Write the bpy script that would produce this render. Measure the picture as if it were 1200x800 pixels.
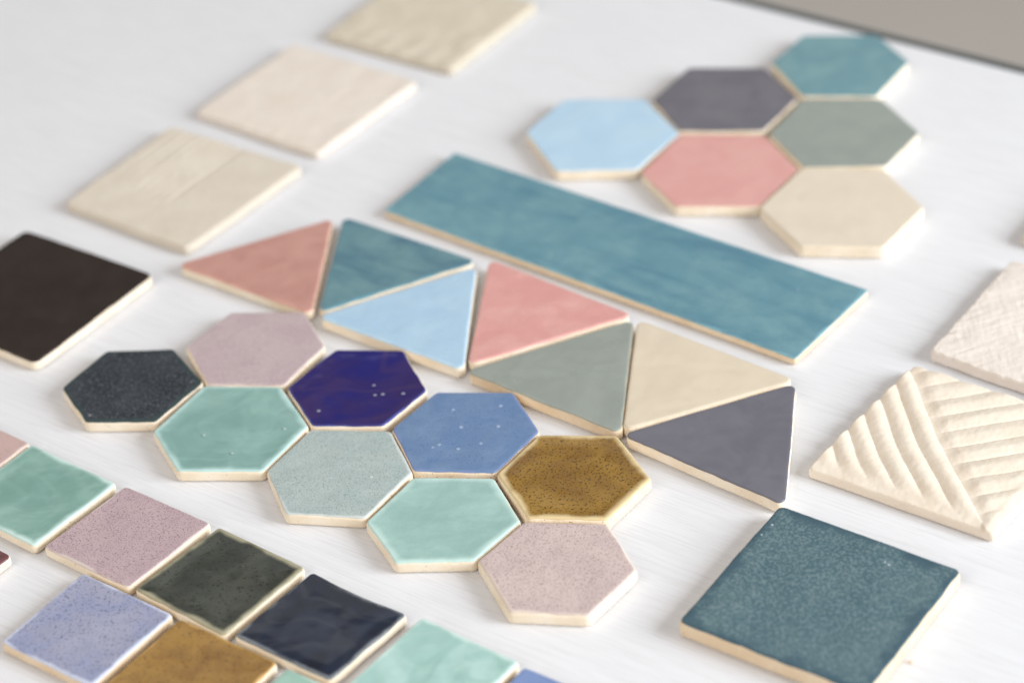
import bpy, math, random
import numpy as np
from mathutils import Matrix, Vector, noise

for o in list(bpy.data.objects):
    bpy.data.objects.remove(o, do_unlink=True)
scene = bpy.context.scene
COL = scene.collection

# ------------------------------------------------------------------ camera
CAM_H, CAM_Y = 0.807, -1.15
cam_d = bpy.data.cameras.new('camera')
cam = bpy.data.objects.new('camera', cam_d)
COL.objects.link(cam)
cam_d.sensor_width = 36.0
cam_d.lens = 90.64
cam_d.clip_start, cam_d.clip_end = 0.05, 60.0
cam.matrix_world = (Matrix.Translation((0, CAM_Y, CAM_H))
                    @ Matrix.Rotation(math.radians(90 - 35.0157), 4, 'X')
                    @ Matrix.Rotation(math.radians(-4.5561), 4, 'Z'))
cam_d.dof.use_dof = True
cam_d.dof.focus_distance = 1.285
cam_d.dof.aperture_fstop = 3.9
cam_d.dof.aperture_blades = 0
scene.camera = cam

# ------------------------------------------------------------------ world, lamps, exposure
world = bpy.data.worlds.new('World')
scene.world = world
world.use_nodes = True
bg = world.node_tree.nodes['Background']
bg.inputs['Color'].default_value = (1.0, 0.915, 0.82, 1)
bg.inputs['Strength'].default_value = 0.30


def area(name, loc, target, sx, sy, power, color):
    l = bpy.data.lights.new(name, 'AREA')
    l.shape = 'RECTANGLE'
    l.size, l.size_y, l.energy, l.color = sx, sy, power, color
    o = bpy.data.objects.new(name, l)
    o.location = loc
    o.rotation_euler = (Vector(target) - Vector(loc)).to_track_quat('-Z', 'Y').to_euler()
    COL.objects.link(o)
    return o


# the window on the right, the softer daylight coming back from the left of the room, a weaker lamp added high at the far side for highlights on the glaze
area('window_light', (2.9, -1.2, 1.32), (0, 0, 0), 1.9, 1.7, 165, (0.92, 0.968, 1.0))
area('room_light', (-1.9, -1.9, 2.0), (0, 0, 0), 2.4, 2.0, 50, (1.0, 0.95, 0.88))
area('far_glint_light', (0.1, 1.7, 2.5), (0, 0, 0), 3.2, 1.5, 11, (0.95, 0.975, 1.0))

scene.view_settings.view_transform = 'Standard'
scene.view_settings.look = 'None'
scene.view_settings.gamma = 1.0
scene.view_settings.exposure = 0.0
scene.view_settings.use_curve_mapping = False
scene.render.engine = 'CYCLES'
scene.cycles.use_denoising = True


# ------------------------------------------------------------------ materials
def srgb(r, g, b):
    f = lambda c: (c / 255 / 12.92) if c / 255 <= 0.04045 else ((c / 255 + 0.055) / 1.055) ** 2.4
    return (f(r), f(g), f(b), 1.0)


class NT:
    """tiny helper round a material's node tree"""
    def __init__(self, name):
        self.m = bpy.data.materials.new(name)
        self.m.use_nodes = True
        self.t = self.m.node_tree
        self.b = self.t.nodes['Principled BSDF']
        self.c = self.n('ShaderNodeTexCoord').outputs['Object']

    def n(self, typ, **kw):
        nd = self.t.nodes.new(typ)
        for k, v in kw.items():
            setattr(nd, k, v)
        return nd

    def link(self, a, b):
        self.t.links.new(a, b)

    def mapping(self, scale, loc=(0, 0, 0), rotz=0):
        r = self.n('ShaderNodeMapping')
        r.inputs['Rotation'].default_value = (0, 0, rotz)
        self.link(self.c, r.inputs['Vector'])
        s = self.n('ShaderNodeMapping')
        s.inputs['Scale'].default_value = scale
        s.inputs['Location'].default_value = loc
        self.link(r.outputs[0], s.inputs['Vector'])
        return s.outputs[0]

    def noise(self, scale, detail=2.0, rough=0.5, vec=None, dist=0.0):
        nd = self.n('ShaderNodeTexNoise')
        nd.inputs['Scale'].default_value = scale
        nd.inputs['Detail'].default_value = detail
        nd.inputs['Roughness'].default_value = rough
        nd.inputs['Distortion'].default_value = dist
        self.link(vec if vec else self.c, nd.inputs['Vector'])
        return nd.outputs['Fac']

    def ramp(self, val, lo, hi, a=0.0, b=1.0, smooth=True):
        nd = self.n('ShaderNodeMapRange')
        if smooth:
            nd.interpolation_type = 'SMOOTHSTEP'
        for k, v in zip(('From Min', 'From Max', 'To Min', 'To Max'), (lo, hi, a, b)):
            nd.inputs[k].default_value = v
        self.link(val, nd.inputs['Value'])
        return nd.outputs['Result']

    def math(self, op, a, b):
        nd = self.n('ShaderNodeMath', operation=op)
        for i, x in enumerate((a, b)):
            if isinstance(x, (int, float)):
                nd.inputs[i].default_value = x
            else:
                self.link(x, nd.inputs[i])
        return nd.outputs[0]

    def mix(self, fac, a, b):
        nd = self.n('ShaderNodeMix', data_type='RGBA')
        for sock, x in ((nd.inputs[0], fac), (nd.inputs[6], a), (nd.inputs[7], b)):
            if isinstance(x, (int, float, tuple)):
                sock.default_value = x
            else:
                self.link(x, sock)
        return nd.outputs[2]

    def bump(self, h, strength, dist, nrm=None):
        nd = self.n('ShaderNodeBump')
        nd.inputs['Strength'].default_value = strength
        nd.inputs['Distance'].default_value = dist
        self.link(h, nd.inputs['Height'])
        if nrm:
            self.link(nrm, nd.inputs['Normal'])
        return nd.outputs[0]


def clay_material(name, col, dark, seed=0, spots=0.5, coarse=1.0):
    k = NT(name)
    v = k.mapping((1, 1, 1), (seed * 1.7, seed * 0.9, 0))
    c = k.mix(k.ramp(k.noise(60, 4, 0.6, v), 0.3, 0.75), col, dark)
    sp = k.ramp(k.noise(800, 1, 0.5, v), 0.715 - 0.04 * spots, 0.78 - 0.04 * spots)
    c = k.mix(k.math('MULTIPLY', sp, spots), c, (dark[0] * 0.35, dark[1] * 0.28, dark[2] * 0.22, 1))
    k.link(c, k.b.inputs['Base Color'])
    k.b.inputs['Roughness'].default_value = 0.85
    k.b.inputs['Specular IOR Level'].default_value = 0.25
    h = k.math('ADD', k.noise(700, 3, 0.6, v), k.math('MULTIPLY', k.noise(160, 3, 0.6, v), 2.0))
    k.link(k.bump(h, 0.35 * coarse, 0.0004), k.b.inputs['Normal'])
    return k.m


SPECK = 1.55


def muted(c, sat):
    if c is None:
        return None
    g = 0.3 * c[0] + 0.55 * c[1] + 0.15 * c[2]
    return tuple(g + (x - g) * sat for x in c[:3]) + (1.0,)


def glaze_material(name, base, var=None, edge=None, edge_w=2.2, edge_start=0.3, rough=0.22, seed=0,
                   streak=None, streak_ang=0.0, streak_scale=(28, 260, 1), speck=None, speck_amt=0.6,
                   speck_scale=900, speck_lo=0.56, speck_hi=0.68, big_speck=None, big_lo=0.70,
                   veil=None, veil_amt=0.4, bump=0.2, spec=0.5, var_scale=45, var_lo=0.35, var_hi=0.7, wander=1.6, sat=0.82):
    """glossy glaze: pooled colour, thinner and paler where it breaks over the edge"""
    base, var, edge, streak, veil, speck = [muted(c, sat) for c in (base, var, edge, streak, veil, speck)]
    k = NT(name)
    v = k.mapping((1, 1, 1), (seed * 1.31, seed * 0.77, seed * 0.4))
    col = base
    if var:
        col = k.mix(k.ramp(k.noise(var_scale, 3, 0.55, v, 0.6), var_lo, var_hi), col, var)
    if streak:
        sv = k.mapping(streak_scale, (seed * 2.1, seed, 0), streak_ang)
        col = k.mix(k.ramp(k.noise(1, 4, 0.6, sv, 0.8), 0.42, 0.75), col, streak)
    if veil:                                    # cloudy, wandering milky lines
        wv = k.noise(18, 2, 0.5, v, 1.4)
        band = k.math('ABSOLUTE', k.math('SUBTRACT', wv, 0.5), 0)
        col = k.mix(k.ramp(band, 0.0, 0.07, veil_amt, 0.0), col, veil)
    if speck:
        sp = k.ramp(k.noise(speck_scale * SPECK, 2, 0.6, v), speck_lo, speck_hi)
        col = k.mix(k.math('MULTIPLY', sp, speck_amt), col, speck)
    if big_speck:
        b2 = k.ramp(k.noise(620, 1, 0.4, v), big_lo, big_lo + 0.05)
        col = k.mix(k.math('MULTIPLY', b2, 0.8), col, big_speck)
    if edge:
        at = k.n('ShaderNodeAttribute', attribute_name='edge_mm')
        d = k.math('ADD', at.outputs['Fac'], k.ramp(k.noise(70, 2, 0.5, v), 0.3, 0.7, -wander * 0.5, wander * 0.5))
        col = k.mix(k.ramp(d, edge_start, edge_start + edge_w), edge, col)
    k.link(col, k.b.inputs['Base Color'])
    rn = k.ramp(k.noise(90, 3, 0.6, v), 0.3, 0.7, rough * 0.8, min(1, rough * 1.3))
    k.link(rn, k.b.inputs['Roughness'])
    k.b.inputs['Specular IOR Level'].default_value = spec
    h = k.math('ADD', k.math('MULTIPLY', k.noise(75, 2, 0.5, v), 3.0), k.math('MULTIPLY', k.noise(900, 2, 0.5, v), 0.25))
    k.link(k.bump(h, bump, 0.0006), k.b.inputs['Normal'])
    return k.m


CLAY = clay_material('buff_clay', srgb(243, 231, 213), srgb(235, 219, 195), 1)
CLAY_TAN = clay_material('tan_clay', srgb(235, 216, 190), srgb(226, 202, 170), 3)
CLAY_PITTED = clay_material('pitted_clay', srgb(240, 224, 202), srgb(228, 208, 180), 5, spots=1.0, coarse=1.8)


# ------------------------------------------------------------------ mesh helpers
def link_mesh(name, verts, faces, mat, parent=None, loc=None, edge=None):
    me = bpy.data.meshes.new(name)
    me.from_pydata(verts, [], faces)
    me.polygons.foreach_set('use_smooth', [True] * len(me.polygons))
    if edge is not None:
        a = me.attributes.new('edge_mm', 'FLOAT', 'POINT')
        a.data.foreach_set('value', np.asarray(edge, dtype=np.float32))
    me.materials.append(mat)
    me.update()
    o = bpy.data.objects.new(name, me)
    if parent:
        o.parent = parent
    if loc:
        o.location = loc
    COL.objects.link(o)
    return o


def tag(o, label=None, cat=None, group=None, kind=None):
    for key, val in (('label', label), ('category', cat), ('group', group), ('kind', kind)):
        if val:
            o[key] = val
    return o


def n2(x, y, s, seed):
    return noise.noise(Vector((x * s + seed * 13.7, y * s - seed * 5.3, seed * 3.1)))


def rounded_outline(poly, r, step, seed, wob=0.2, scallop=None):
    """closed outline in mm, clockwise, with rounded corners and a slightly hand-cut edge"""
    P = [np.array(p, float) for p in poly]
    n = len(P)
    pts = []
    arcs = []
    for i in range(n):
        a, b, c = P[i - 1], P[i], P[(i + 1) % n]
        u, v = (a - b) / np.linalg.norm(a - b), (c - b) / np.linalg.norm(c - b)
        half = math.acos(max(-1, min(1, float(u @ v)))) / 2
        rr = r
        t = rr / math.tan(half)
        s, e = b + u * t, b + v * t
        bis = (u + v) / np.linalg.norm(u + v)
        cen = b + bis * rr / math.sin(half)
        k = max(4, int(rr * (math.pi - 2 * half) / 0.8))
        a0 = math.atan2(*(s - cen)[::-1])
        a1 = math.atan2(*(e - cen)[::-1])
        da = (a1 - a0 + math.pi) % (2 * math.pi) - math.pi
        arcs.append([cen + rr * np.array([math.cos(a0 + da * q / k), math.sin(a0 + da * q / k)]) for q in range(k + 1)])
    for i in range(n):
        pts += arcs[i]
        s, e = arcs[i][-1], arcs[(i + 1) % n][0]
        m = int(np.linalg.norm(e - s) / step)
        pts += [s + (e - s) * q / m for q in range(1, m)]
    pts = np.array(pts)
    nrm = inward(pts)
    for i in range(len(pts)):
        w = n2(*pts[i], 0.055, seed) * wob + n2(*pts[i], 0.25, seed + 9) * wob * 0.35
        pts[i] += nrm[i] * w
    return pts


def inward(pts):
    t = np.roll(pts, -1, 0) - np.roll(pts, 1, 0)
    t /= np.linalg.norm(t, axis=1)[:, None]
    nr = np.stack([t[:, 1], -t[:, 0]], 1)              # clockwise outline: right-hand side is inside
    c = pts.mean(0)
    if ((c - pts) * nr).sum() < 0:
        nr = -nr
    return nr


def edge_dist(q, out):
    a, b = out, np.roll(out, -1, 0)
    ab = b - a
    L2 = (ab ** 2).sum(1)
    d = np.full(len(q), 1e9)
    for s in range(0, len(q), 4000):
        p = q[s:s + 4000, None, :]
        t = np.clip(((p - a) * ab).sum(2) / L2, 0, 1)
        c = a + ab * t[..., None]
        d[s:s + 4000] = np.sqrt(((p - c) ** 2).sum(2)).min(1)
    return d


def ring_faces(nr, n, close_top=True, start=0):
    F = []
    for r in range(nr - 1):
        o0, o1 = start + r * n, start + (r + 1) * n
        for i in range(n):
            j = (i + 1) % n
            F.append((o0 + j, o0 + i, o1 + i, o1 + j))
    if close_top:
        c = start + nr * n
        o0 = start + (nr - 1) * n
        for i in range(n):
            F.append((o0 + (i + 1) % n, o0 + i, c))
    return F


def inner_rings(out, nr_, start_off, rings, power=1.0):
    """rings from the outline (inset by start_off) to the centre"""
    base = out + nr_ * start_off
    c = base.mean(0)
    return [base + (c - base) * ((k / rings) ** power) for k in range(rings)], c


def body_profile(t, r, gl):
    top = t - gl
    prof = [(1.7, 0.0), (0.7, 0.2), (0.12, 0.9), (0.0, 1.6), (0.0, max(1.8, top - r))]
    for k in range(1, 6):
        a = k / 5 * math.pi / 2
        prof.append((r - r * math.cos(a), top - r + r * math.sin(a)))
    return prof


def pinhole_material(col):
    c = tuple(0.68 * x + 0.32 * y for x, y in zip(col, srgb(226, 230, 236)))  # glaze colour paled towards white, painting in the glint on each pinhole
    return glaze_material('pinhole_glint_glaze', c, c, rough=0.08, bump=0.02, spec=0.6, sat=1.0)



def glazed_tile(name, key, label, group, glaze, clay=None, r=1.5, corner=2.6, seed=0, wave=0.12, dish=0.0,
                lip=45, wob=0.22, gl=0.35, blisters=None, tweak=None, hole_col=srgb(150, 170, 190), hole_r=0.7, grow=0.0):
    """a tile of cut clay (clay_body) under a coat of glaze (glaze)"""
    t, poly = TILES[key]
    poly = np.array(poly)
    c0 = poly.mean(0)
    out = rounded_outline(poly - c0, corner, 2.0, seed, wob)
    if tweak:
        out = tweak(out)
    nr_ = inward(out)
    out = out - nr_ * grow
    n = len(out)
    root = bpy.data.objects.new(name, None)
    root.empty_display_size = 0.02
    root.location = (c0[0] / 1000, c0[1] / 1000, 0.0004)
    root.rotation_euler = (0, 0, 0)
    COL.objects.link(root)
    tag(root, label, 'tile', group)
    # clay body
    V = []
    prof = body_profile(t, r, gl)
    for off, z in prof:
        q = out + nr_ * off
        for i in range(n):
            dz = n2(q[i][0], q[i][1], 0.12, seed + 3) * 0.22 if 0.5 < z else 0
            V.append((q[i][0], q[i][1], z + dz))
    F = ring_faces(len(prof), n, False)
    # the raw top under the glaze stays well below the coat
    for off, z in ((r + 0.8, t - gl - 0.3), (r + 3.0, t - gl - 0.5 - dish - wave)):
        V += [(p[0], p[1], z) for p in (out + nr_ * off)]
    c = len(V)
    V.append((0, 0, t - gl - 0.6 - dish - wave))
    F += ring_faces(3, n, False, (len(prof) - 1) * n)
    o0 = (len(prof) + 1) * n
    F += [(o0 + (i + 1) % n, o0 + i, c) for i in range(n)]
    F.append(tuple(range(n)))
    link_mesh('clay_body', [tuple(x / 1000 for x in v) for v in V], F, clay or CLAY, root)
    # glaze coat: a lip that follows the rounded edge, then the pooled top
    R = r + gl
    rows, zs = [], []
    for k in range(0, 7):
        f = k / 6
        q = np.empty_like(out)
        z = np.empty(n)
        for i in range(n):
            st = math.radians(lip + 16 * n2(out[i][0], out[i][1], 0.11, seed + 21) + 5 * n2(out[i][0], out[i][1], 0.4, seed + 22))
            a = st + (math.pi / 2 - st) * f
            rad = R - (gl + 0.05) * (1 - min(1, f * 2.4)) ** 2
            q[i] = out[i] + nr_[i] * (r - rad * math.cos(a))
            z[i] = t - R + rad * math.sin(a)
        rows.append(q)
        zs.append(z)
    inner, cc = inner_rings(out, nr_, r, 20, 0.9)
    for q in inner[1:]:
        rows.append(q)
        zs.append(np.full(n, float(t)))
    Q = np.concatenate(rows + [cc[None, :]])
    Z = np.concatenate(zs + [np.array([float(t)])])
    D = edge_dist(Q, out)
    for i in range(len(Q)):
        w = min(1, D[i] / 5)
        Z[i] += w * wave * (n2(Q[i][0], Q[i][1], 0.055, seed + 5) + 0.45 * n2(Q[i][0], Q[i][1], 0.14, seed + 6)) \
            - dish * (min(1, max(0, D[i] - r) / 7.0)) ** 1.0
    V = np.column_stack([Q, Z]) / 1000
    g = link_mesh('glaze', [tuple(v) for v in V], ring_faces(len(rows), n, True), glaze, root, edge=D)
    if blisters:
        bm_v, bm_f = [], []
        rng = random.Random(seed)
        for (bx, by) in blisters:
            R0 = hole_r * rng.uniform(0.75, 1.1)
            bx, by = bx - c0[0], by - c0[1]
            prof2 = [(1.5, -0.05), (1.05, 0.18), (0.75, 0.30), (0.45, 0.16), (0.15, -0.02)]
            s0 = len(bm_v)
            m = 14
            zt = t + wave * 0.2
            for rr, zz in prof2:
                for j in range(m):
                    a = -2 * math.pi * j / m
                    bm_v.append(((bx + R0 * rr * math.cos(a)) / 1000, (by + R0 * rr * math.sin(a)) / 1000, (zt + zz * R0) / 1000))
            bm_v.append((bx / 1000, by / 1000, zt / 1000))
            bm_f += ring_faces(len(prof2), m, True, s0)
        tag(link_mesh('pinholes', bm_v, bm_f, pinhole_material(hole_col), g, edge=[9.0] * len(bm_v)), kind='stuff')
    return root


def relief_tile(name, key, label, group, mat, height, rings=90, step=0.9, corner=2.5, seed=0, wob=0.35, r=1.6, edge_fn=None):
    """an unglazed tile: ONE mesh whose top carries the pressed relief.
    height(a, b, x, y, d) gives mm above the plain top; a, b run 0..1 along the two edges from the far corner"""
    t, poly = TILES[key]
    poly = np.array(poly)
    c0 = poly.mean(0)
    P = poly - c0
    out = rounded_outline(P, corner, step, seed, wob)
    nr_ = inward(out)
    if edge_fn is not None:
        out = out + nr_ * np.array([edge_fn(*p) for p in out])[:, None]
    n = len(out)
    rows = [out + nr_ * o for o in (1.0, 0.3, 0.0, 0.0)]
    Zs = [np.full(n, 0.0), np.full(n, 0.3), np.full(n, 1.2), np.full(n, t - r - 0.2)]
    nb = len(rows)
    inner, cc = inner_rings(out, nr_, 0.0, rings)
    rows += inner
    Q = np.concatenate(rows + [cc[None, :]])
    D = edge_dist(Q, out)
    M = np.linalg.inv(np.column_stack([P[1] - P[0], P[3] - P[0]]))
    AB = (Q - P[0]) @ M.T
    Z = np.zeros(len(Q))
    for k in range(nb):
        Z[k * n:(k + 1) * n] = Zs[k]
    for i in range(nb * n, len(Q)):
        d = D[i]
        rnd = r - math.sqrt(max(0.0, r * r - max(0, r - d) ** 2))
        Z[i] = max(1.5, t - rnd + height(AB[i][0], AB[i][1], Q[i][0], Q[i][1], d))
    # the side wall meets the edge of the top
    zt = Z[nb * n:(nb + 1) * n]
    Z[3 * n:4 * n] = zt - 0.15
    Z[2 * n:3 * n] = np.minimum(1.2, zt - 0.5)
    F = ring_faces(len(rows), n, True)
    F.append(tuple(range(n)))
    V = np.column_stack([Q, Z]) / 1000
    o = link_mesh(name, [tuple(v) for v in V], F, mat, None, (c0[0] / 1000, c0[1] / 1000, 0.0004))
    return tag(o, label, 'tile', group)


TILES = {
    'f1': (7.5, [(18.3, 211.0), (44.1, 247.7), (94.1, 239.9), (111.3, 195.4), (82.3, 157.7), (34.0, 162.9)]),
    'f2': (7.5, [(97.9, 238.3), (124.6, 275.1), (171.9, 267.6), (187.4, 226.6), (161.7, 190.9), (111.0, 198.0)]),
    'f3': (7.5, [(176.7, 273.1), (201.3, 305.4), (247.4, 297.9), (262.0, 260.2), (235.1, 221.0), (190.3, 228.8)]),
    'f4': (7.5, [(163.8, 187.1), (190.1, 224.9), (237.2, 217.6), (253.0, 173.5), (227.3, 139.0), (179.1, 145.5)]),
    'f5': (7.5, [(83.7, 154.1), (111.3, 194.5), (161.4, 185.4), (176.4, 143.0), (148.6, 106.1), (100.4, 113.2)]),
    'f6': (8.5, [(147.7, 103.5), (177.3, 142.1), (225.0, 134.1), (241.2, 90.1), (211.8, 52.3), (165.7, 60.4)]),
    'n1': (7, [(-243.5, -18.3), (-221.7, 13.0), (-184.6, 10.2), (-166.4, -23.7), (-190.0, -56.0), (-227.5, -51.6)]),
    'n2': (6.5, [(-178.6, 12.0), (-154.8, 42.4), (-113.5, 36.7), (-101.3, 2.0), (-122.7, -31.7), (-164.5, -26.0)]),
    'n3': (7, [(-191.2, -64.1), (-166.4, -26.3), (-124.4, -32.7), (-108.8, -70.7), (-131.5, -105.9), (-176.1, -100.4)]),
    'n4': (7, [(-121.7, -34.8), (-95.7, -2.3), (-58.9, -8.2), (-46.5, -47.2), (-69.8, -75.7), (-107.5, -70.9)]),
    'n5': (7, [(-130.4, -105.3), (-108.2, -73.0), (-66.1, -80.1), (-55.1, -117.0), (-79.5, -150.7), (-119.4, -142.2)]),
    'n6': (7, [(-66.1, -78.3), (-41.8, -48.8), (-1.2, -54.7), (11.0, -91.0), (-13.3, -122.6), (-54.9, -115.7)]),
    'n7': (7, [(-79.5, -153.1), (-55.6, -120.2), (-14.0, -125.8), (-2.5, -162.8), (-26.5, -190.5), (-65.3, -186.8)]),
    'n8': (7.5, [(-13.2, -123.4), (9.9, -93.7), (50.0, -99.3), (64.3, -138.1), (39.7, -167.9), (0.2, -161.6)]),
    'n9': (7.5, [(-25.5, -190.1), (-1.2, -163.1), (39.8, -170.0), (51.4, -207.0), (25.8, -237.2), (-11.6, -230.1)]),
    'mint': (6, [(-254.3, -65.1), (-206.6, -104.7), (-244.2, -151.0), (-291.8, -111.3)]),
    'lav': (6, [(-202.2, -106.8), (-156.1, -143.4), (-194.2, -189.1), (-240.1, -151.6)]),
    'dg': (6, [(-152.5, -146.1), (-108.2, -183.7), (-146.2, -228.8), (-192.2, -189.4)]),
    'nav': (6, [(-105.2, -186.7), (-58.9, -223.7), (-95.7, -266.1), (-142.0, -229.1)]),
    'per': (6, [(-217.8, -173.4), (-170.8, -210.4), (-206.1, -257.4), (-253.2, -220.5)]),
    'blk': (6.5, [(-280.8, 146.1), (-200.6, 86.9), (-260.1, 7.4), (-340.2, 66.6)]),
    'big': (9, [(124.4, -168.0), (202.7, -227.3), (144.3, -306.7), (66.1, -247.4)]),
    'A': (6, [(-201.6, 256.3), (-117.8, 194.5), (-183.6, 112.3), (-261.1, 174.4)]),
    'B': (6, [(-127.7, 351.3), (-46.0, 287.9), (-108.8, 208.7), (-187.8, 272.8)]),
    't1': (6.5, [(-98.5, 132.0), (-109.4, 34.1), (-188.7, 95.2)]),
    't2': (7.5, [(-92.4, 131.4), (-15.6, 72.6), (-105.6, 34.1)]),
    't3': (7.5, [(-16.5, 67.2), (-27.1, -32.2), (-106.8, 29.8)]),
    't4': (7.5, [(-9.1, 73.8), (67.4, 6.7), (-24.4, -27.0)]),
    't5': (7.5, [(67.2, 2.7), (52.0, -98.5), (-26.7, -32.8)]),
    't6': (7.5, [(69.0, 2.5), (146.6, -64.5), (53.0, -95.5)]),
    't7': (7.5, [(146.1, -67.0), (127.1, -167.0), (51.8, -99.2)]),
    'brown': (6, [(-167.9, -213.4), (-119.6, -250.4), (-156.6, -298.7), (-204.9, -261.7)]),
    'mint2': (6, [(-115.8, -254.2), (-67.4, -290.4), (-103.6, -338.9), (-152.1, -302.7)]),
    'mintb': (6, [(-52.9, -226.2), (-7.9, -263.2), (-44.8, -308.2), (-89.9, -271.3)]),
    'blue': (6, [(-6.4, -266.1), (42.2, -302.1), (6.2, -350.7), (-42.4, -314.7)]),
    's0': (6, [(-302.8, -24.7), (-255.1, -64.4), (-292.6, -110.7), (-340.3, -71.0)]),
    'maroon': (6, [(-302.1, -116.7), (-254.4, -156.3), (-294.1, -204.0), (-341.8, -164.3)]),
    'strip': (5, [(-25.5, 198.3), (197.5, 16.4), (149.0, -42.6), (-68.9, 138.4)]),
    'C': (6, [(-48.2, 442.2), (34.8, 381.1), (-24.8, 300.9), (-107.7, 362.0)]),
    'ridge': (8, [(209.3, -58.2), (290.2, -120.3), (223.0, -199.4), (142.1, -137.4)]),
    'scr': (7, [(279.6, 32.3), (355.7, -31.0), (295.1, -110.5), (218.9, -47.2)]),
    'far': (7, [(349.3, 135.1), (425.4, 71.8), (364.8, -7.7), (288.7, 55.5)]),
}

# ------------------------------------------------------------------ setting: floor and table
k = NT('floor_paint')
k.link(k.mix(k.ramp(k.noise(0.9, 4, 0.6), 0.3, 0.7), srgb(190, 184, 178), srgb(182, 174, 166)), k.b.inputs['Base Color'])
k.b.inputs['Roughness'].default_value = 0.6
k.link(k.bump(k.noise(40, 4), 0.2, 0.002), k.b.inputs['Normal'])
FLOOR = k.m
tag(link_mesh('floor', [(-9, -9, -0.74), (9, -9, -0.74), (9, 9, -0.74), (-9, 9, -0.74)], [(0, 1, 2, 3)], FLOOR), kind='structure')

# whitewashed wood: brushed white stain with the grain showing through as fine grey lines
k = NT('whitewashed_wood')
fine = k.noise(1, 5, 0.65, k.mapping((26, 820, 1)), 0.5)
broad = k.noise(1, 4, 0.6, k.mapping((11, 230, 1), (3, 1, 0)), 0.8)
cloud = k.noise(7, 3, 0.5)
c = k.mix(k.ramp(fine, 0.42, 0.72), srgb(232, 233, 238), srgb(220, 220, 224))
c = k.mix(k.math('MULTIPLY', k.ramp(broad, 0.5, 0.75), 0.35), c, srgb(221, 221, 223))
c = k.mix(k.math('MULTIPLY', k.ramp(cloud, 0.35, 0.75), 0.2), c, srgb(222, 224, 229))
k.link(c, k.b.inputs['Base Color'])
k.b.inputs['Roughness'].default_value = 0.5
k.b.inputs['Specular IOR Level'].default_value = 0.4
hh = k.math('ADD', k.math('MULTIPLY', fine, 1.0), broad)
k.link(k.bump(hh, 0.22, 0.0006), k.b.inputs['Normal'])
WOOD = k.m
k = NT('dark_edge_band')
k.link(k.mix(k.noise(30, 3), srgb(74, 78, 80), srgb(92, 95, 96)), k.b.inputs['Base Color'])
k.b.inputs['Roughness'].default_value = 0.45
BAND = k.m


def bevel_box(name, x0, x1, y0, y1, z0, z1, b, mat, parent):
    ins = [(b, z0), (0, z0 + b), (0, z1 - b), (b * 0.3, z1 - b * 0.3), (b, z1)]
    V, F = [], []
    for o_, z in ins:
        V += [(x0 + o_, y0 + o_, z), (x1 - o_, y0 + o_, z), (x1 - o_, y1 - o_, z), (x0 + o_, y1 - o_, z)]
    for s in range(len(ins) - 1):
        for i in range(4):
            j = (i + 1) % 4
            F.append((s * 4 + i, s * 4 + j, s * 4 + 4 + j, s * 4 + 4 + i))
    F += [(3, 2, 1, 0), tuple(len(V) - 4 + i for i in range(4))]
    o = link_mesh(name, V, F, mat, parent)
    o.data.polygons.foreach_set('use_smooth', [False] * len(o.data.polygons))
    return o


# the far edge runs through (0.169, 0.375) and (0.332, 0.252)
TA = math.radians(-36.997)
ex, ey = Vector((math.cos(TA), math.sin(TA))), Vector((-math.sin(TA), math.cos(TA)))
edge_mid = Vector((0.169, 0.3745)) + ex * (-0.05)
tc = edge_mid - ey * 0.62
table = bpy.data.objects.new('table', None)
table.location = (tc.x, tc.y, 0)
table.rotation_euler = (0, 0, TA)
COL.objects.link(table)
tag(table, 'whitewashed wooden table with a dark edge band, under all the tiles', 'table')
bevel_box('table_top', -1.25, 1.25, -0.60, 0.6165, -0.028, 0.0, 0.0012, WOOD, table)
bevel_box('edge_band', -1.25, 1.25, 0.6168, 0.6225, -0.029, 0.0012, 0.0012, BAND, table)
for lx in (-1.17, 1.17):
    for ly in (-0.53, 0.55):
        bevel_box('leg', lx - 0.03, lx + 0.03, ly - 0.03, ly + 0.03, -0.74, -0.0285, 0.003, WOOD, table)

# ------------------------------------------------------------------ far cluster of six hexagons
G_FAR = 'satin hexagon tiles in the far cluster'
hexa = dict(wob=0.35, corner=4.0, r=1.3, lip=45)
W_ = srgb(238, 240, 240)


def far(key, label, seed, base, var, edge=None, rough=0.36, **kw):
    m = glaze_material('satin_glaze_' + key, base, var, edge, 1.4, 0.2, rough, seed, bump=0.14, **kw)
    glazed_tile('hexagon_tile', key, label, G_FAR, m, CLAY, seed=seed, wave=0.14, **hexa)


far('f1', 'sky blue satin hexagon tile at the left end of the far cluster', 1, srgb(176, 213, 241), srgb(183, 217, 241))
far('f2', 'dark grey violet hexagon tile touching the sky blue and teal hexagons', 2, srgb(116, 114, 124), srgb(106, 104, 116))
far('f3', 'teal hexagon tile farthest back, nearest the dark table edge', 3, srgb(100, 150, 163), srgb(114, 162, 170))
far('f4', 'sage grey hexagon tile between the teal hexagon and the cream hexagon', 4, srgb(146, 156, 150), srgb(152, 162, 154))
far('f5', 'pink satin hexagon tile touching the sky blue and sage hexagons', 5, srgb(226, 158, 152), srgb(228, 166, 158))
far('f6', 'thick matte cream hexagon tile below the sage hexagon', 6, srgb(226, 212, 190), srgb(222, 207, 184), rough=0.6)

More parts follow.
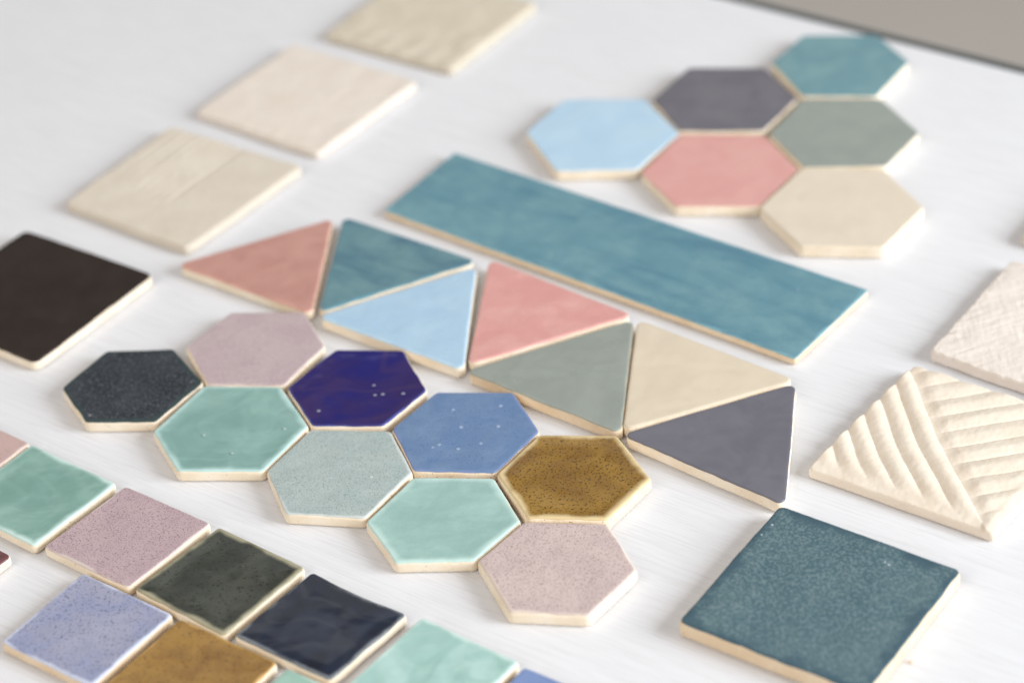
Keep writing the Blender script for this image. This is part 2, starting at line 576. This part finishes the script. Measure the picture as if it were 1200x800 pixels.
# ------------------------------------------------------------------ long strip
m = glaze_material('teal_brushed_glaze', srgb(90, 147, 165), srgb(108, 160, 172), srgb(112, 174, 192), 1.6, 0.2, 0.3, 11,
                   streak=srgb(72, 131, 155), streak_ang=math.radians(39.2), streak_scale=(12, 62, 1), bump=0.15)
glazed_tile('strip_tile', 'strip', 'long rectangular teal tile with brushed streaks behind the triangles', None, m, CLAY_TAN,
            r=0.9, corner=1.5, seed=11, wave=0.16, lip=35, gl=0.3, blisters=[(21.1, 90.9), (24.1, 92.3), (159.2, 21.9)], hole_r=0.5, hole_col=srgb(70, 120, 140))

# ------------------------------------------------------------------ seven triangles
G_TRI = 'triangle tiles laid in a row'
tri = dict(corner=3.4, r=1.5, lip=36, wob=0.25, grow=0.35)


def triangle(key, label, seed, base, var, edge=None, rough=0.33, clay=None, **kw):
    m = glaze_material('triangle_glaze_' + key, base, var, edge, 1.6, 0.2, rough, seed, bump=kw.pop('bump', 0.1), **kw)
    glazed_tile('triangle_tile', key, label, G_TRI, m, clay or CLAY, seed=seed, wave=0.2, **tri)


triangle('t1', 'salmon triangle tile at the left end of the row', 21, srgb(196, 136, 124), srgb(206, 147, 134), srgb(224, 160, 144))
triangle('t2', 'teal triangle tile with blue brushed streaks beside the salmon triangle', 22, srgb(104, 150, 158), srgb(88, 138, 152),
         srgb(80, 150, 172), streak=srgb(54, 108, 136), streak_ang=math.radians(30), streak_scale=(18, 60, 1), rough=0.25)
triangle('t3', 'sky blue triangle tile in front of the teal triangle', 23, srgb(164, 203, 234), srgb(172, 208, 234), srgb(186, 222, 246), 0.28)
triangle('t4', 'glossy pink triangle tile between the sky blue and sage triangles', 24, srgb(224, 152, 146), srgb(230, 166, 158),
         srgb(238, 172, 164), 0.25, bump=0.2)
triangle('t5', 'sage grey triangle tile in front of the pink triangle', 25, srgb(144, 153, 146), srgb(152, 161, 152),
         srgb(160, 166, 156), clay=CLAY_TAN)
triangle('t6', 'cream triangle tile touching the grey violet triangle', 26, srgb(224, 208, 182), srgb(218, 202, 176), None, 0.42)
triangle('t7', 'grey violet triangle tile at the right end of the row', 27, srgb(112, 111, 123), srgb(103, 102, 116), None, 0.36)

# ------------------------------------------------------------------ near cluster of nine hexagons
G_NEAR = 'speckled and glossy hexagon tiles in the near cluster'
DK = srgb(70, 52, 50)


def near(key, label, seed, clay=None, blisters=None, dish=0.0, wave=0.2, tweak=None, lip=48, r=1.6, **kw):
    m = glaze_material('hexagon_glaze_' + key, seed=seed, **kw)
    kw_hole = kw['base']
    glazed_tile('hexagon_tile', key, label, G_NEAR, m, clay or CLAY, seed=seed, wave=wave, dish=dish,
                blisters=blisters, hole_col=kw_hole, wob=0.35, corner=4.0, r=r, lip=lip, tweak=tweak)


near('n1', 'charcoal blue hexagon tile at the left end of the near cluster', 31, base=srgb(34, 42, 50), var=srgb(48, 56, 66),
     edge=srgb(40, 66, 68), edge_w=3.5, rough=0.2, speck=srgb(96, 108, 122), speck_amt=0.75, speck_scale=560, speck_lo=0.53, speck_hi=0.66,
     blisters=[(-225.6, -45.5), (-173.2, -22.5)], r=1.2)
near('n2', 'mauve speckled hexagon tile behind the celadon hexagon', 32, base=srgb(200, 178, 182), var=srgb(194, 170, 176),
     edge=srgb(214, 192, 190), edge_w=1.2, rough=0.45, speck=srgb(130, 98, 110), speck_amt=0.8, speck_scale=900,
     speck_lo=0.52, speck_hi=0.66)
near('n3', 'deep celadon green hexagon tile beside the charcoal hexagon', 33, base=srgb(120, 168, 161), var=srgb(137, 183, 176),
     edge=srgb(186, 226, 224), edge_w=4.5, rough=0.14, veil=srgb(148, 196, 184), veil_amt=0.22, dish=0.25,
     blisters=[(-163.8, -71.2), (-148.3, -88.6), (-121.7, -71.2)])
near('n4', 'glossy cobalt violet hexagon tile with swirls beside the cornflower hexagon', 34, sat=1.0, base=srgb(24, 22, 108), var=srgb(44, 30, 94),
     edge=srgb(74, 84, 160), edge_w=1.6, rough=0.12, veil=srgb(62, 44, 96), veil_amt=0.5, dish=0.3, var_scale=30,
     blisters=[(-75.0, -38.9), (-74.4, -47.8), (-70.3, -47.6), (-59.5, -48.4), (-104.1, -57.9)])
near('n5', 'pale grey blue speckled hexagon tile in front of the cobalt hexagon', 35, base=srgb(176, 192, 190), var=srgb(168, 188, 188),
     edge=srgb(206, 214, 214), edge_w=1.8, rough=0.24, speck=srgb(118, 132, 130), speck_amt=0.7, speck_scale=850,
     speck_lo=0.52, speck_hi=0.66, blisters=[(-76.5, -117.6)])
near('n6', 'cornflower blue hexagon tile dotted with pinholes painted pale for their glints', 36, clay=CLAY_PITTED, base=srgb(94, 131, 180), var=srgb(108, 142, 184),
     edge=srgb(116, 140, 196), edge_w=2.0, rough=0.2, speck=srgb(66, 92, 140), speck_amt=0.55, speck_scale=800,
     blisters=[(-33.5, -66.2), (-8.7, -66.2), (-29.9, -81.9), (-10.7, -83.8), (-20.1, -97.2), (-32.0, -100.2), (-44.9, -97.2), (-41.5, -95.5)])
near('n7', 'light celadon hexagon tile in the front of the cluster, left of the pale mauve hexagon', 37, base=srgb(144, 188, 182), var=srgb(158, 202, 194),
     edge=srgb(196, 232, 226), edge_w=5.0, rough=0.16, dish=0.2, speck=srgb(104, 132, 122), speck_amt=0.4, speck_lo=0.62, speck_hi=0.74, r=2.0)
near('n8', 'ochre brown speckled hexagon tile with a pale rim at the right end', 38, clay=CLAY_PITTED, sat=1.0, base=srgb(156, 120, 50), var=srgb(122, 86, 30), var_scale=28,
     edge=srgb(226, 204, 158), edge_w=4.0, edge_start=0.9, rough=0.22, speck=srgb(58, 38, 18), speck_amt=0.9, speck_scale=520,
     speck_lo=0.54, speck_hi=0.66, big_speck=srgb(40, 26, 14), big_lo=0.72, dish=0.5, r=2.0)
near('n9', 'pale mauve speckled hexagon tile nearest the front of the near cluster', 39, base=srgb(214, 192, 188), var=srgb(204, 182, 180),
     edge=srgb(226, 206, 194), edge_w=2.5, rough=0.5, speck=srgb(146, 114, 118), speck_amt=0.75, speck_scale=900,
     speck_lo=0.52, speck_hi=0.66, big_speck=srgb(96, 66, 60), big_lo=0.78, r=2.1)

# ------------------------------------------------------------------ rows of small squares, lower left
G_SQ = 'small square tiles in the front left rows'


def small(key, label, seed, dish=0.15, wave=0.25, tweak=None, lip=44, r=1.7, clay=None, **kw):
    m = glaze_material('square_glaze_' + key, seed=seed, **kw)
    glazed_tile('square_tile', key, label, G_SQ, m, clay or CLAY, seed=seed, wave=wave, dish=dish, corner=2.8, r=r, lip=lip, tweak=tweak, wob=0.32)


def sagging_far_side(out):
    """the far side of the navy tile was cut hollow"""
    P0, P1 = out[np.argmax(out[:, 1])], out[np.argmax(out[:, 0])]
    e = P1 - P0
    L = np.linalg.norm(e)
    e = e / L
    nn = np.array([e[1], -e[0]])
    res = out.copy()
    for i, p in enumerate(out):
        s, h = (p - P0) @ e / L, (p - P0) @ nn
        if 0 < s < 1 and abs(h) < 4:
            res[i] = p + nn * 1.5 * math.sin(math.pi * s) ** 1.3
    return res


small('s0', 'dusty pink small square tile at the left border, behind the celadon square', 41, base=srgb(206, 172, 166), var=srgb(196, 164, 160),
      edge=srgb(222, 198, 188), edge_w=1.2, rough=0.4, speck=srgb(140, 106, 106), speck_amt=0.5)
small('mint', 'celadon green small square tile with pale right edge, left of the mauve square', 42, base=srgb(116, 164, 154), var=srgb(136, 182, 170),
      edge=srgb(202, 234, 230), edge_w=4.0, rough=0.13, veil=srgb(150, 196, 182), veil_amt=0.16)  # rim paler where glaze thins, whitened further to suggest the bright window highlight
small('lav', 'mauve speckled small square tile between the celadon and olive black squares', 43, base=srgb(196, 168, 174), var=srgb(190, 162, 170),
      edge=srgb(222, 204, 198), edge_w=1.6, rough=0.4, speck=srgb(120, 90, 104), speck_amt=0.8, speck_scale=850, speck_lo=0.52, speck_hi=0.66, r=1.7)
small('dg', 'olive black speckled small square tile with a worn pale rim', 44, base=srgb(44, 49, 41), var=srgb(68, 73, 62), edge=srgb(170, 164, 132),
      edge_w=3.2, edge_start=0.7, rough=0.2, speck=srgb(22, 22, 20), speck_amt=0.8, speck_scale=400, speck_lo=0.57, speck_hi=0.66, dish=0.3, bump=0.08, wave=0.15)
small('nav', 'glossy navy small square tile with a hollow far side', 45, spec=0.4, base=srgb(20, 27, 46), var=srgb(28, 42, 66), edge=srgb(120, 128, 136), edge_w=2.0,
      edge_start=0.6, rough=0.12, veil=srgb(66, 70, 80), veil_amt=0.3, tweak=sagging_far_side, dish=0.4, wave=0.25, bump=0.05)
small('per', 'periwinkle speckled small square tile in the lower row', 46, base=srgb(160, 162, 190), var=srgb(144, 152, 190), edge=srgb(206, 214, 240),
      edge_w=2.4, rough=0.24, speck=srgb(78, 80, 122), speck_amt=0.75, speck_scale=560, speck_lo=0.54, speck_hi=0.68, clay=CLAY_TAN)
small('brown', 'amber brown small square tile right of the periwinkle square', 47, sat=1.0, base=srgb(158, 120, 54), var=srgb(134, 96, 40), edge=srgb(200, 160, 96),
      edge_w=1.8, rough=0.2, speck=srgb(70, 44, 22), speck_amt=0.65, speck_scale=500, speck_lo=0.56, speck_hi=0.68)
small('mint2', 'grey green small square tile peeping in below the navy square', 48, base=srgb(140, 186, 168), var=srgb(150, 194, 178), edge=srgb(200, 224, 212),
      edge_w=2.5, rough=0.18)
small('mintb', 'pale aqua small square tile with wavy glaze right of the navy square', 49, base=srgb(150, 198, 190), var=srgb(172, 214, 207), edge=srgb(206, 238, 232),
      edge_w=3.5, rough=0.14, veil=srgb(128, 182, 170), wave=0.3)
small('blue', 'bright blue small square tile cut off by the bottom border', 50, base=srgb(104, 134, 194), var=srgb(116, 144, 200), edge=srgb(150, 174, 220),
      edge_w=1.8, rough=0.2)
small('maroon', 'maroon small square tile with only its corner showing at the left border', 51, base=srgb(110, 56, 62), var=srgb(132, 76, 80), edge=srgb(120, 66, 66),
      edge_w=1.2, rough=0.2, speck=srgb(60, 26, 34), speck_amt=0.6, speck_scale=500)

# ------------------------------------------------------------------ large glazed squares
m = glaze_material('black_brown_glaze', srgb(38, 26, 22), srgb(46, 33, 27), srgb(60, 40, 32), 1.2, 0.2, 0.2, 61, bump=0.14, spec=0.4)
glazed_tile('large_square_tile', 'blk', 'glossy black brown large square tile cut off by the left border', 'large glazed square tiles', m, CLAY,
            seed=61, wave=0.2, wob=0.4, corner=4.5, r=1.3, lip=45)
m = glaze_material('mottled_teal_glaze', srgb(58, 96, 110), srgb(70, 106, 116), srgb(50, 88, 104), 7.0, 0.8, 0.3, 62,
                   speck=srgb(114, 142, 148), speck_amt=0.75, speck_scale=450, speck_lo=0.42, speck_hi=0.66, bump=0.15, var_scale=35, wander=6.0)
glazed_tile('large_square_tile', 'big', 'mottled blue green large square tile in the lower right corner', 'large glazed square tiles', m, CLAY_TAN,
            seed=62, wave=0.22, wob=0.35, corner=3.6, r=1.8, lip=45,
            blisters=[(118.6, -183.2), (112.6, -190.0), (169.3, -219.5), (167.8, -217.4)], hole_r=0.45)

# ------------------------------------------------------------------ unglazed relief tiles
G_RAW = 'unglazed textured square tiles'
RAW_SAND = clay_material('raw_sand_clay', srgb(221, 212, 198), srgb(214, 203, 188), 71, 0.3, 1.3)
RAW_PALE = clay_material('raw_pale_clay', srgb(232, 223, 213), srgb(226, 215, 204), 72, 0.3, 1.3)
RAW_GREY = clay_material('raw_beige_clay', srgb(216, 207, 190), srgb(209, 199, 180), 73, 0.3, 1.4)
RAW_CREAM = clay_material('raw_cream_clay', srgb(236, 225, 210), srgb(231, 217, 200), 74, 0.15, 0.8)
RAW_WHITE = clay_material('raw_white_clay', srgb(234, 225, 217), srgb(229, 218, 209), 75, 0.3, 1.5)


def smooth(x, a, b):
    t = max(0.0, min(1.0, (x - a) / (b - a)))
    return t * t * (3 - 2 * t)


def h_comb(a, b, x, y, d):
    w = smooth(a, 0.06, 0.16) * (1 - smooth(a, 0.50, 0.54)) * (1 - smooth(b + 0.25 * n2(x, y, 0.07, 4), 0.5, 0.8))
    aa = a + 0.006 * n2(x, y, 0.04, 8)
    h = w * (0.42 * math.sin(aa * 2 * math.pi / 0.062) + 0.25 * n2(aa * 420, b * 12, 1, 2))
    h -= 0.55 * math.exp(-((aa - 0.545) / 0.011) ** 2) * (1 - smooth(b, 0.62, 0.78))
    h -= 0.3 * math.exp(-((aa - 0.20) / 0.012) ** 2) * (1 - smooth(b, 0.45, 0.7))
    h += 0.4 * n2(x, y, 0.05, 6) + 0.08 * n2(x, y, 0.3, 7)
    return h


def h_plain(a, b, x, y, d):
    return 0.4 * n2(x, y, 0.06, 15) + 0.13 * n2(a * 22, b * 4, 1, 16) + 0.08 * n2(x, y, 0.3, 17) - (0.8 * smooth(b, 0.86, 1.0))


def h_dimple(a, b, x, y, d):
    h = 0.5 * n2(x, y, 0.06, 25) + 0.25 * n2(x, y, 0.22, 26)
    w = smooth(b, 0.70, 0.86)
    h += w * 0.25 * math.sin((a + 0.1 * b) * 2 * math.pi / 0.165) - 0.6 * w
    h += 0.12 * math.sin(a * 2 * math.pi / 0.21 + 3 * n2(x, y, 0.03, 2)) * smooth(a, 0.5, 0.9) * (1 - w)
    return h


def h_scratch(a, b, x, y, d):
    h = 0.4 * n2(x, y, 0.07, 35) + 0.14 * n2(x, y, 0.28, 36)
    for ang, sc, sd, am in ((0.35, 0.75, 37, 0.5), (1.55, 0.6, 38, 0.45), (2.45, 0.8, 39, 0.4)):
        u, v = x * math.cos(ang) + y * math.sin(ang), -x * math.sin(ang) + y * math.cos(ang)
        h += 0.5 * am * n2(u * 0.05, v * sc, 1, sd) * (0.3 + max(0, n2(x, y, 0.05, sd + 9)) * 2)
    h -= 0.6 * math.exp(-((y + x * 0.2 + 8) / 0.9) ** 2) * smooth(n2(x, y, 0.02, 5), -0.2, 0.3)
    h -= max(0, 0.9 * n2(x, y, 0.22, 50)) * (1 - smooth(d, 0.5, 5))
    return h


def h_ridge(a, b, x, y, d):
    # left of the diagonal: ridges parallel to it; right of it: ridges that run to the right edge
    m_, n_ = a, 1 - b                                 # from the left corner along the front and the far-left edge
    s = m_ + n_
    bow = 0.030 * math.sin(math.pi * max(0, min(1, m_ / max(s, 0.05)))) * s
    s2 = s + bow + 0.014 * n2(x, y, 0.05, 44)
    front = b                                          # 1 at the front edge
    if s2 < 0.96:
        ph = (s2 - 0.145) / 0.149
        c = 0.5 + 0.5 * math.cos(2 * math.pi * ph)
        f_ = ph - round(ph)
        prof = 0.75 * math.sqrt(max(0.0, 1 - (1.98 * f_) ** 2)) + 0.25 * c
        fade = 1 - smooth(b, 0.85, 0.96)
        h = (2.3 * prof * (1 + 0.2 * n2(x, y, 0.045, 48)) - 2.1) * fade - 1.5 * (1 - fade)
        h = h * smooth(s2, 0.02, 0.09) - 1.6 * (1 - smooth(s2, 0.0, 0.09))
        h -= 1.0 * smooth(b, 0.92, 1.0)
    else:
        ang = math.radians(8)
        v = -x * math.sin(ang) + y * math.cos(ang) + 0.5 * n2(x, y, 0.06, 45)
        ph = v / 13.2 + 0.15
        fr = ph - math.floor(ph)
        c = 0.5 - 0.5 * math.cos(2 * math.pi * (fr - 0.07 * math.sin(2 * math.pi * fr)))
        f_ = fr - 0.5
        prof = 0.75 * math.sqrt(max(0.0, 1 - (1.98 * f_) ** 2)) + 0.25 * c
        w = smooth(s2, 0.96, 1.08)
        h = w * (1.7 * prof * (1 + 0.3 * n2(x, y, 0.05, 49)) - 2.1) - (1 - w) * 2.3
        e_ = smooth(a, 0.88, 0.97)
        h = h * (1 - e_) - 1.2 * e_ - 1.2 * smooth(a, 0.94, 1.0)
    return h + 0.12 * n2(x, y, 0.4, 46) + 0.25 * n2(x, y, 0.09, 47)


relief_tile('textured_tile', 'A', 'sandy unglazed square tile with fine combed lines, nearest the black tile', G_RAW, RAW_SAND, h_comb, seed=71, corner=3.5, wob=0.7)
relief_tile('textured_tile', 'B', 'pinkish white unglazed square tile, middle of the three at upper left', G_RAW, RAW_PALE, h_plain, seed=72, corner=4, wob=0.7)
relief_tile('textured_tile', 'C', 'beige unglazed square tile with dimpled front edge, cut off by the top border', G_RAW, RAW_GREY, h_dimple, seed=73, corner=3)
relief_tile('textured_tile', 'ridge', 'cream unglazed tile carved with deep slanting ridges', G_RAW, RAW_CREAM, h_ridge, rings=110, step=0.7, seed=74, corner=2.2)
relief_tile('textured_tile', 'scr', 'rough whitish unglazed tile with criss-cross scratches behind the ridged tile', G_RAW, RAW_WHITE, h_scratch, seed=75, corner=4, wob=0.9)
relief_tile('textured_tile', 'far', 'unglazed tile with only a blurred corner showing at the right border', G_RAW, RAW_SAND, h_plain, rings=40, step=1.6, seed=76, corner=4)


# ------------------------------------------------------------------ a crumb of clay on the table
def crumb(x, y, s, label):
    rng = random.Random(5)
    V, F, m = [], [], 8
    for z, rr in ((0.0, 0.6), (0.35, 1.0), (0.75, 0.75)):
        V += [((s * rr * rng.uniform(0.75, 1.2) * math.cos(-2 * math.pi * j / m)) / 1000,
               (s * rr * rng.uniform(0.75, 1.2) * math.sin(-2 * math.pi * j / m)) / 1000, s * z / 1000) for j in range(m)]
    V.append((0, 0, s * 0.95 / 1000))
    F = ring_faces(3, m, True)
    F.append(tuple(range(m)))
    tag(link_mesh('clay_crumb', V, F, CLAY_TAN, None, (x / 1000, y / 1000, 0.0003)), label, 'crumb')


crumb(170.0, -278.0, 1.1, 'tiny tan clay crumb beside the right edge of the mottled blue green tile')
